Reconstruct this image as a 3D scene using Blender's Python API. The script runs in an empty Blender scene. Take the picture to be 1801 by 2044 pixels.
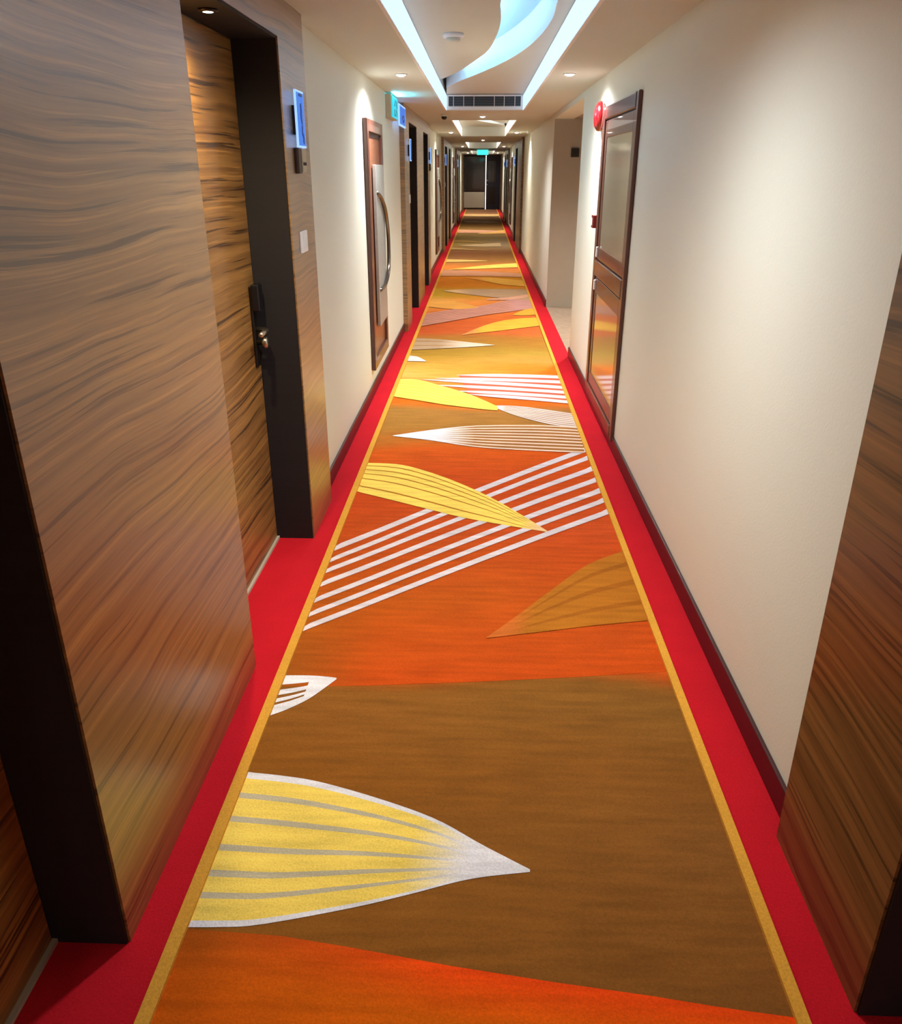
import bpy, bmesh, math, random
from mathutils import Vector, Matrix
random.seed(4)
S = bpy.context.scene
COL = S.collection
# ------------------------------------------------------------------ camera, world, exposure
cd = bpy.data.cameras.new('camera'); cam = bpy.data.objects.new('camera', cd); COL.objects.link(cam)
cd.sensor_fit = 'VERTICAL'; cd.sensor_height = 24.0; cd.lens = 24.0 * 1585.0 / 2044.0
cd.clip_start = 0.02; cd.clip_end = 200
cam.matrix_world = Matrix(((0.999365529, -0.0146662, 0.0324568, 0.0),
                           (0.0356111, 0.3954857, -0.9177815, 0.0),
                           (0.0006242, 0.9183550, 0.3957570, 1.65),
                           (0, 0, 0, 1)))
S.camera = cam
S.view_settings.view_transform = 'Standard'; S.view_settings.look = 'None'
S.view_settings.gamma = 1.0; S.view_settings.use_curve_mapping = False
S.view_settings.exposure = 1.35
w = bpy.data.worlds.new('world'); S.world = w; w.use_nodes = True
w.node_tree.nodes['Background'].inputs[0].default_value = (1.0, 0.93, 0.85, 1)
w.node_tree.nodes['Background'].inputs[1].default_value = 0.3
SPOT_W = 42.0; STRIP = 40.0; BACK_W = 30.0

def lin(c):
    r = []
    for v in c[:3]:
        v = v / 255.0
        r.append(v / 12.92 if v <= 0.04045 else ((v + 0.055) / 1.055) ** 2.4)
    return (r[0], r[1], r[2], 1.0)

# ------------------------------------------------------------------ materials
def newmat(name):
    m = bpy.data.materials.new(name); m.use_nodes = True
    return m, m.node_tree, m.node_tree.nodes['Principled BSDF']
def plain(name, c, rough=0.5, metal=0.0, bump=0.0, bscale=200, var=0.06, coat=0.0, spec=0.5):
    m, t, b = newmat(name); N = t.nodes; L = t.links
    b.inputs['Roughness'].default_value = rough; b.inputs['Metallic'].default_value = metal
    b.inputs['Specular IOR Level'].default_value = spec
    b.inputs['Coat Weight'].default_value = coat
    tc = N.new('ShaderNodeTexCoord'); no = N.new('ShaderNodeTexNoise'); no.inputs['Scale'].default_value = bscale
    no.inputs['Detail'].default_value = 4
    L.new(tc.outputs['Object'], no.inputs['Vector'])
    mr = N.new('ShaderNodeMapRange'); mr.inputs['To Min'].default_value = 1 - var; mr.inputs['To Max'].default_value = 1 + var
    L.new(no.outputs['Fac'], mr.inputs['Value'])
    mx = N.new('ShaderNodeVectorMath'); mx.operation = 'SCALE'; mx.inputs[0].default_value = lin(c)[:3]
    L.new(mr.outputs[0], mx.inputs['Scale']); L.new(mx.outputs[0], b.inputs['Base Color'])
    if bump:
        bp = N.new('ShaderNodeBump'); bp.inputs['Strength'].default_value = bump; bp.inputs['Distance'].default_value = 0.002
        L.new(no.outputs['Fac'], bp.inputs['Height']); L.new(bp.outputs[0], b.inputs['Normal'])
    return m
def emit(name, c, s):
    m, t, b = newmat(name)
    b.inputs['Base Color'].default_value = (0.02, 0.02, 0.02, 1)
    b.inputs['Emission Color'].default_value = lin(c); b.inputs['Emission Strength'].default_value = s
    return m
def wood(name, dark, mid, light, rough=0.36, coat=0.25, seed=0.0, streak=0.55, swirl=0.09):
    m, t, b = newmat(name); N = t.nodes; L = t.links
    tc = N.new('ShaderNodeTexCoord'); sp = N.new('ShaderNodeSeparateXYZ'); L.new(tc.outputs['Object'], sp.inputs[0])
    add = N.new('ShaderNodeMath'); add.operation = 'ADD'; L.new(sp.outputs['X'], add.inputs[0]); L.new(sp.outputs['Y'], add.inputs[1])
    # slow swirl of the grain lines
    cw = N.new('ShaderNodeCombineXYZ'); L.new(add.outputs[0], cw.inputs[0]); L.new(sp.outputs['Z'], cw.inputs[1]); cw.inputs[2].default_value = seed
    n1 = N.new('ShaderNodeTexNoise'); n1.inputs['Scale'].default_value = 1.5; n1.inputs['Detail'].default_value = 1.0; L.new(cw.outputs[0], n1.inputs['Vector'])
    m1 = N.new('ShaderNodeMath'); m1.operation = 'MULTIPLY'; m1.inputs[1].default_value = swirl; L.new(n1.outputs['Fac'], m1.inputs[0])
    z1 = N.new('ShaderNodeMath'); z1.operation = 'ADD'; L.new(sp.outputs['Z'], z1.inputs[0]); L.new(m1.outputs[0], z1.inputs[1])
    def band(sy, sz, det, off):
        a = N.new('ShaderNodeMath'); a.operation = 'MULTIPLY'; a.inputs[1].default_value = sy; L.new(add.outputs[0], a.inputs[0])
        z = N.new('ShaderNodeMath'); z.operation = 'MULTIPLY'; z.inputs[1].default_value = sz; L.new(z1.outputs[0], z.inputs[0])
        c = N.new('ShaderNodeCombineXYZ'); L.new(a.outputs[0], c.inputs[0]); L.new(z.outputs[0], c.inputs[1]); c.inputs[2].default_value = seed + off
        n = N.new('ShaderNodeTexNoise'); n.inputs['Scale'].default_value = 1.0; n.inputs['Detail'].default_value = det
        n.inputs['Roughness'].default_value = 0.62
        L.new(c.outputs[0], n.inputs['Vector']); return n
    na = band(0.7, 34.0, 6, 0.0); nb = band(1.0, 66.0, 4, 7.3); nc = band(4.0, 240.0, 3, 3.1)
    ra = N.new('ShaderNodeValToRGB'); e = ra.color_ramp.elements
    e[0].position = 0.36; e[0].color = lin(mid); e[1].position = 0.66; e[1].color = lin(light)
    L.new(na.outputs['Fac'], ra.inputs['Fac'])
    rb = N.new('ShaderNodeMapRange'); rb.inputs['From Min'].default_value = 0.565; rb.inputs['From Max'].default_value = 0.63
    rb.inputs['To Max'].default_value = streak; L.new(nb.outputs['Fac'], rb.inputs['Value'])
    mx = N.new('ShaderNodeMix'); mx.data_type = 'RGBA'; L.new(rb.outputs[0], mx.inputs['Factor'])
    L.new(ra.outputs['Color'], mx.inputs['A']); mx.inputs['B'].default_value = lin(dark)
    rl_ = N.new('ShaderNodeMapRange'); rl_.inputs['From Min'].default_value = 0.44; rl_.inputs['From Max'].default_value = 0.36
    rl_.inputs['To Max'].default_value = 0.6; L.new(nb.outputs['Fac'], rl_.inputs['Value'])
    mx2 = N.new('ShaderNodeMix'); mx2.data_type = 'RGBA'; L.new(rl_.outputs[0], mx2.inputs['Factor'])
    L.new(mx.outputs['Result'], mx2.inputs['A']); mx2.inputs['B'].default_value = lin(tuple(min(255, v * 1.18) for v in light)); mx = mx2
    rc = N.new('ShaderNodeMapRange'); rc.inputs['To Min'].default_value = 0.7; rc.inputs['To Max'].default_value = 1.3; L.new(nc.outputs['Fac'], rc.inputs['Value'])
    sc = N.new('ShaderNodeVectorMath'); sc.operation = 'SCALE'; L.new(mx.outputs['Result'], sc.inputs[0]); L.new(rc.outputs[0], sc.inputs['Scale'])
    L.new(sc.outputs[0], b.inputs['Base Color'])
    b.inputs['Roughness'].default_value = rough; b.inputs['Coat Weight'].default_value = coat; b.inputs['Coat Roughness'].default_value = 0.4; b.inputs['Coat IOR'].default_value = 1.8 if coat > 0.6 else 1.5
    bp = N.new('ShaderNodeBump'); bp.inputs['Strength'].default_value = 0.15; bp.inputs['Distance'].default_value = 0.001
    L.new(na.outputs['Fac'], bp.inputs['Height']); L.new(bp.outputs[0], b.inputs['Normal'])
    return m
def carpet(name, vcol=None, c=None):
    m, t, b = newmat(name); N = t.nodes; L = t.links
    b.inputs['Roughness'].default_value = 0.95; b.inputs['Specular IOR Level'].default_value = 0.12
    tc = N.new('ShaderNodeTexCoord')
    def noise(sc, det, s):
        mp = N.new('ShaderNodeMapping'); mp.inputs['Scale'].default_value = sc; L.new(tc.outputs['Object'], mp.inputs['Vector'])
        n = N.new('ShaderNodeTexNoise'); n.inputs['Scale'].default_value = s; n.inputs['Detail'].default_value = det; L.new(mp.outputs[0], n.inputs['Vector'])
        return n
    n1 = noise((0.12, 1.0, 1.0), 3, 34); n2 = noise((1, 1, 1), 2, 190); n3 = noise((1, 1, 1), 2, 5)
    a = N.new('ShaderNodeMapRange'); a.inputs['To Min'].default_value = 0.66 if vcol else 0.96; a.inputs['To Max'].default_value = 1.34 if vcol else 1.04; L.new(n1.outputs['Fac'], a.inputs['Value'])
    d = N.new('ShaderNodeMapRange'); d.inputs['To Min'].default_value = 0.74; d.inputs['To Max'].default_value = 1.26; L.new(n2.outputs['Fac'], d.inputs['Value'])
    g = N.new('ShaderNodeMapRange'); g.inputs['To Min'].default_value = 0.9; g.inputs['To Max'].default_value = 1.1; L.new(n3.outputs['Fac'], g.inputs['Value'])
    m1 = N.new('ShaderNodeMath'); m1.operation = 'MULTIPLY'; L.new(a.outputs[0], m1.inputs[0]); L.new(d.outputs[0], m1.inputs[1])
    m2 = N.new('ShaderNodeMath'); m2.operation = 'MULTIPLY'; L.new(m1.outputs[0], m2.inputs[0]); L.new(g.outputs[0], m2.inputs[1])
    sc = N.new('ShaderNodeVectorMath'); sc.operation = 'SCALE'; L.new(m2.outputs[0], sc.inputs['Scale'])
    if vcol:
        at = N.new('ShaderNodeVertexColor'); at.layer_name = 'dye'; L.new(at.outputs['Color'], sc.inputs[0])
    else:
        sc.inputs[0].default_value = lin(c)[:3]
    L.new(sc.outputs[0], b.inputs['Base Color'])
    bp = N.new('ShaderNodeBump'); bp.inputs['Strength'].default_value = 0.5; bp.inputs['Distance'].default_value = 0.003
    L.new(n2.outputs['Fac'], bp.inputs['Height']); L.new(bp.outputs[0], b.inputs['Normal'])
    return m

M = dict(
    wall=plain('cream_wallpaper', (226, 231, 220), 0.6, bump=0.25, bscale=120, var=0.03),
    soffit=plain('ceiling_paint', (208, 216, 210), 0.75, var=0.02, bscale=8),
    panel=plain('raised_ceiling_paint', (206, 210, 198), 0.8, var=0.02, bscale=8),
    white=plain('white_paint', (232, 236, 238), 0.55, var=0.01, bscale=10),
    recess=plain('pale_blue_paint', (170, 202, 222), 0.7, var=0.01, bscale=10),
    wood=wood('zebra_veneer', (46, 26, 14), (112, 78, 40), (150, 112, 60), streak=0.85, coat=1.0),
    woodright=wood('shaded_zebra_veneer', (30, 17, 10), (80, 52, 27), (120, 84, 46), seed=21.0, streak=0.95, coat=0.4),  # same veneer as the left portals, darkened for the weaker light here
    artpanel=plain('reddish_wood_panel', (142, 88, 64), 0.35, bscale=20, var=0.12, coat=0.2),
    door=wood('door_veneer', (46, 26, 12), (122, 84, 40), (164, 120, 62), seed=11.0, rough=0.42, streak=0.85),
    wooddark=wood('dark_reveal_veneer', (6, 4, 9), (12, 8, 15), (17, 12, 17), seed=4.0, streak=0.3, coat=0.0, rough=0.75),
    frame=plain('mahogany_frame', (88, 52, 42), 0.32, coat=0.3, bscale=30, var=0.12),
    framedark=plain('dark_groove', (36, 14, 16), 0.4),
    base=plain('maroon_skirting', (62, 16, 24), 0.4, coat=0.2, bscale=20),
    red=carpet('red_carpet', None, (200, 26, 40)),
    gold=carpet('gold_carpet_line', None, (224, 164, 62)),
    field=carpet('patterned_carpet', True),
    black=plain('black_plastic', (14, 14, 18), 0.35),
    darkmetal=plain('dark_metal', (52, 46, 44), 0.35, 0.8),
    bow=plain('dark_nickel', (120, 112, 104), 0.25, 1.0),
    chrome=plain('brushed_nickel', (196, 188, 172), 0.28, 1.0),
    silver=plain('silver_leaf_panel', (176, 180, 178), 0.38, 0.55, bump=0.3, bscale=40, var=0.14),
    glass=plain('tinted_mirror', (158, 152, 136), 0.10, 0.55, bscale=3, var=0.02),
    darkglass=plain('dark_glass', (34, 26, 26), 0.12, 0.1, coat=0.6, bscale=3),
    navy=plain('navy_door_paint', (16, 16, 34), 0.4),
    board=plain('grey_board', (186, 178, 160), 0.7, bscale=30, var=0.05),
    redgloss=plain('red_enamel', (128, 8, 18), 0.2, coat=0.8),
    alcove=plain('taupe_plaster', (164, 154, 138), 0.75, bscale=6),
    marble=plain('polished_stone', (176, 152, 132), 0.18, bscale=14, var=0.3),
    grille=plain('grille_metal', (92, 104, 116), 0.4, 0.6),
    lens=emit('downlight_lens', (255, 250, 240), 14.0),
    lensdim=emit('dim_downlight_lens', (255, 250, 225), 9.0),
    strip=emit('cove_led', (172, 222, 255), STRIP),
    stripwarm=emit('cove_led_warm', (255, 240, 222), STRIP * 1.1),
    coolpanel=emit('glowing_cool_side', (190, 214, 242), 0.55),  # self-glowing colour standing in for cove light on the tray sides
    warmpanel=emit('glowing_warm_side', (255, 240, 222), 0.62),
    exit=emit('exit_sign_glow', (24, 210, 232), 0.37),
    exitgreen=emit('exit_sign_glow_green', (60, 240, 225), 0.7),
    blue=emit('blue_sign_glow', (50, 128, 240), 0.33),
    blueedge=emit('blue_edge_glow', (150, 190, 255), 0.52),
    bluedk=plain('blue_figure', (14, 70, 170), 0.4),
    tealdk=plain('teal_figure', (4, 96, 110), 0.4),
    slit=emit('bright_slit', (255, 252, 246), 1.4),
)

# ------------------------------------------------------------------ mesh helpers
def obj(name, bm, mat, parent=None, smooth=False, bevel=0.0, label=None):
    me = bpy.data.meshes.new(name); bm.normal_update(); bm.to_mesh(me); bm.free()
    o = bpy.data.objects.new(name, me); COL.objects.link(o)
    for mm in (mat if isinstance(mat, (list, tuple)) else [mat]): me.materials.append(M[mm])
    if smooth:
        for p in me.polygons: p.use_smooth = True
    if bevel:
        md = o.modifiers.new('bevel', 'BEVEL'); md.width = bevel; md.segments = 3; md.limit_method = 'ANGLE'
    if parent: o.parent = parent
    if label: o['label'] = label
    return o
def box(bm, x0, x1, y0, y1, z0, z1, mi=0):
    v = [bm.verts.new(p) for p in ((x0,y0,z0),(x1,y0,z0),(x1,y1,z0),(x0,y1,z0),(x0,y0,z1),(x1,y0,z1),(x1,y1,z1),(x0,y1,z1))]
    for f in ((3,2,1,0),(4,5,6,7),(0,1,5,4),(1,2,6,5),(2,3,7,6),(3,0,4,7)):
        bm.faces.new([v[i] for i in f]).material_index = mi
def bx(*b):
    bm = bmesh.new()
    for q in b: box(bm, *q)
    return bm
def lathe(prof, origin, axis='z', n=28, sy=1.0):
    """prof: list of (radius, height) along the axis"""
    bm = bmesh.new(); rings = []
    for r, h in prof:
        ring = []
        for k in range(n):
            a = 2 * math.pi * k / n; u, v = r * math.cos(a), r * math.sin(a) * sy
            p = {'z': (u, v, h), 'x': (h, u, v), 'y': (u, h, v)}[axis]
            ring.append(bm.verts.new(tuple(origin[i] + p[i] for i in range(3))))
        rings.append(ring)
    for a, b in zip(rings, rings[1:]):
        for k in range(n): bm.faces.new((a[k], a[(k+1) % n], b[(k+1) % n], b[k]))
    bm.faces.new(rings[0][::-1]); bm.faces.new(rings[-1])
    bmesh.ops.recalc_face_normals(bm, faces=bm.faces)
    return bm
def tube(pts, r, n=10):
    bm = bmesh.new(); rings = []
    P = [Vector(p) for p in pts]
    for i, p in enumerate(P):
        d = (P[min(i+1, len(P)-1)] - P[max(i-1, 0)]).normalized()
        up = Vector((1, 0, 0)) if abs(d.x) < 0.8 else Vector((0, 0, 1))
        a = d.cross(up).normalized(); b = d.cross(a)
        rings.append([bm.verts.new(p + (a * math.cos(2*math.pi*k/n) + b * math.sin(2*math.pi*k/n)) * r) for k in range(n)])
    for a, b in zip(rings, rings[1:]):
        for k in range(n): bm.faces.new((a[k], a[(k+1) % n], b[(k+1) % n], b[k]))
    bm.faces.new(rings[0][::-1]); bm.faces.new(rings[-1])
    bmesh.ops.recalc_face_normals(bm, faces=bm.faces)
    return bm
def slab(poly, z0, z1):
    bm = bmesh.new()
    lo = [bm.verts.new((x, y, z0)) for x, y in poly]; hi = [bm.verts.new((x, y, z1)) for x, y in poly]
    n = len(poly); bm.faces.new(lo); bm.faces.new(hi)
    for k in range(n): bm.faces.new((lo[k], lo[(k+1) % n], hi[(k+1) % n], hi[k]))
    bmesh.ops.recalc_face_normals(bm, faces=bm.faces)
    return bm
def struct(name, bm, mat, parent=None, **k):
    o = obj(name, bm, mat, parent, **k)
    if not parent: o['kind'] = 'structure'
    return o
def tag(o, label, cat, group=None):
    o['label'] = label; o['category'] = cat
    if group: o['group'] = group
    return o
def thing(name, loc, label=None, cat=None, group=None):
    o = bpy.data.objects.new(name, None); COL.objects.link(o); o.location = loc; o.empty_display_size = 0.1
    if cat: tag(o, label, cat, group)
    return o
def sempty(name, loc=(0, 0, 0)):
    o = bpy.data.objects.new(name, None); COL.objects.link(o); o.location = loc; o['kind'] = 'structure'
    return o
def kids(o): return [c for c in bpy.data.objects if c.parent == o]
def dup(o, loc=None, parent=None, label=None):
    c = o.copy(); COL.objects.link(c)
    c.parent = parent
    if loc is not None: c.location = loc
    if label: c['label'] = label
    for ch in kids(o): dup(ch, None, c)
    return c
def catmull(pts, k=8):
    out = []; P = [pts[0]] + list(pts) + [pts[-1]]
    for i in range(1, len(P)-2):
        p0, p1, p2, p3 = P[i-1:i+3]
        for j in range(k):
            t = j / k
            out.append(tuple(0.5*((2*b) + (-a+c)*t + (2*a-5*b+4*c-d)*t*t + (-a+3*b-3*c+d)*t**3) for a, b, c, d in zip(p0, p1, p2, p3)))
    out.append(tuple(P[-2])); return out

# ------------------------------------------------------------------ the setting
CZ = 2.265                    # ceiling height
XL, XR = -0.84, 0.865         # wall planes
PL, PR = -0.79, 0.82          # faces of the wooden door portals
Y0, Y1 = -4.0, 38.5

# floor and carpet
struct('floor', bx((-1.1, XR + 0.005, Y0, Y1, -0.06, 0.0), (XR + 0.005, 1.1, Y0, 7.65, -0.06, 0.0), (XR + 0.005, 1.1, 10.65, Y1, -0.06, 0.0)), 'red')
struct('floor', bx((XR + 0.005, 2.7, 7.65, 10.65, -0.06, 0.002)), 'marble')
# carpet pattern, in metres on the floor: dye rows, crisp ground edges, leaf motifs
ROWS = [(1.329, (146, 84, 26), (140, 82, 32)), (1.569, (148, 86, 26), (142, 84, 34)), (1.852, (146, 82, 24), (140, 82, 30)), (2.16, (150, 86, 30), (138, 86, 32)), (2.299, (150, 88, 30), (140, 84, 30)), (2.389, (190, 76, 18), (205, 80, 22)), (2.893, (188, 84, 16), (200, 76, 20)), (3.314, (190, 76, 18), (202, 72, 20)), (3.593, (196, 74, 20), (210, 76, 28)), (4.13, (206, 70, 20), (205, 72, 18)), (4.82, (214, 86, 16), (214, 78, 14)), (4.972, (190, 100, 30), (205, 80, 20)), (5.245, (172, 110, 42), (165, 104, 40)), (5.713, (168, 110, 46), (170, 104, 46)), (5.933, (226, 98, 20), (226, 96, 22)), (6.325, (226, 106, 30), (222, 92, 30)), (6.802, (222, 170, 80), (236, 104, 20)), (7.125, (214, 160, 66), (234, 110, 24)), (7.391, (204, 140, 50), (190, 130, 56)), (7.767, (170, 118, 36), (176, 128, 46)), (8.129, (166, 112, 38), (166, 108, 38)), (8.551, (176, 104, 40), (166, 100, 36)), (8.836, (206, 84, 36), (196, 92, 42)), (9.597, (208, 84, 34), (206, 92, 36)), (10.41, (224, 124, 48), (226, 104, 40)), (11.177, (232, 150, 66), (226, 112, 44)), (11.553, (190, 134, 36), (232, 120, 34)), (12.164, (196, 138, 32), (190, 126, 56)), (12.606, (222, 120, 20), (222, 120, 20)), (13.654, (230, 118, 18), (214, 130, 14)), (14.574, (226, 128, 60), (226, 132, 66)), (15.12, (238, 130, 52), (222, 110, 50)), (16.244, (166, 108, 56), (164, 106, 50)), (17.98, (164, 96, 58), (160, 98, 50)), (19.837, (170, 128, 60), (178, 140, 104)), (23.914, (160, 116, 56), (160, 112, 60)), (30.009, (158, 96, 46), (156, 96, 50)), (35.792, (160, 112, 70), (150, 90, 60))]
NEAR = [(-0.672, 1.31), (-0.445, 1.299), (-0.276, 1.275), (-0.044, 1.237), (0.179, 1.207), (0.394, 1.182), (0.549, 1.16), (0.742, 1.139)]
MID = [(-0.672, 2.268), (-0.429, 2.279), (-0.256, 2.295), (0.023, 2.322), (0.324, 2.357), (0.539, 2.386), (0.713, 2.411)]
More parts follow.
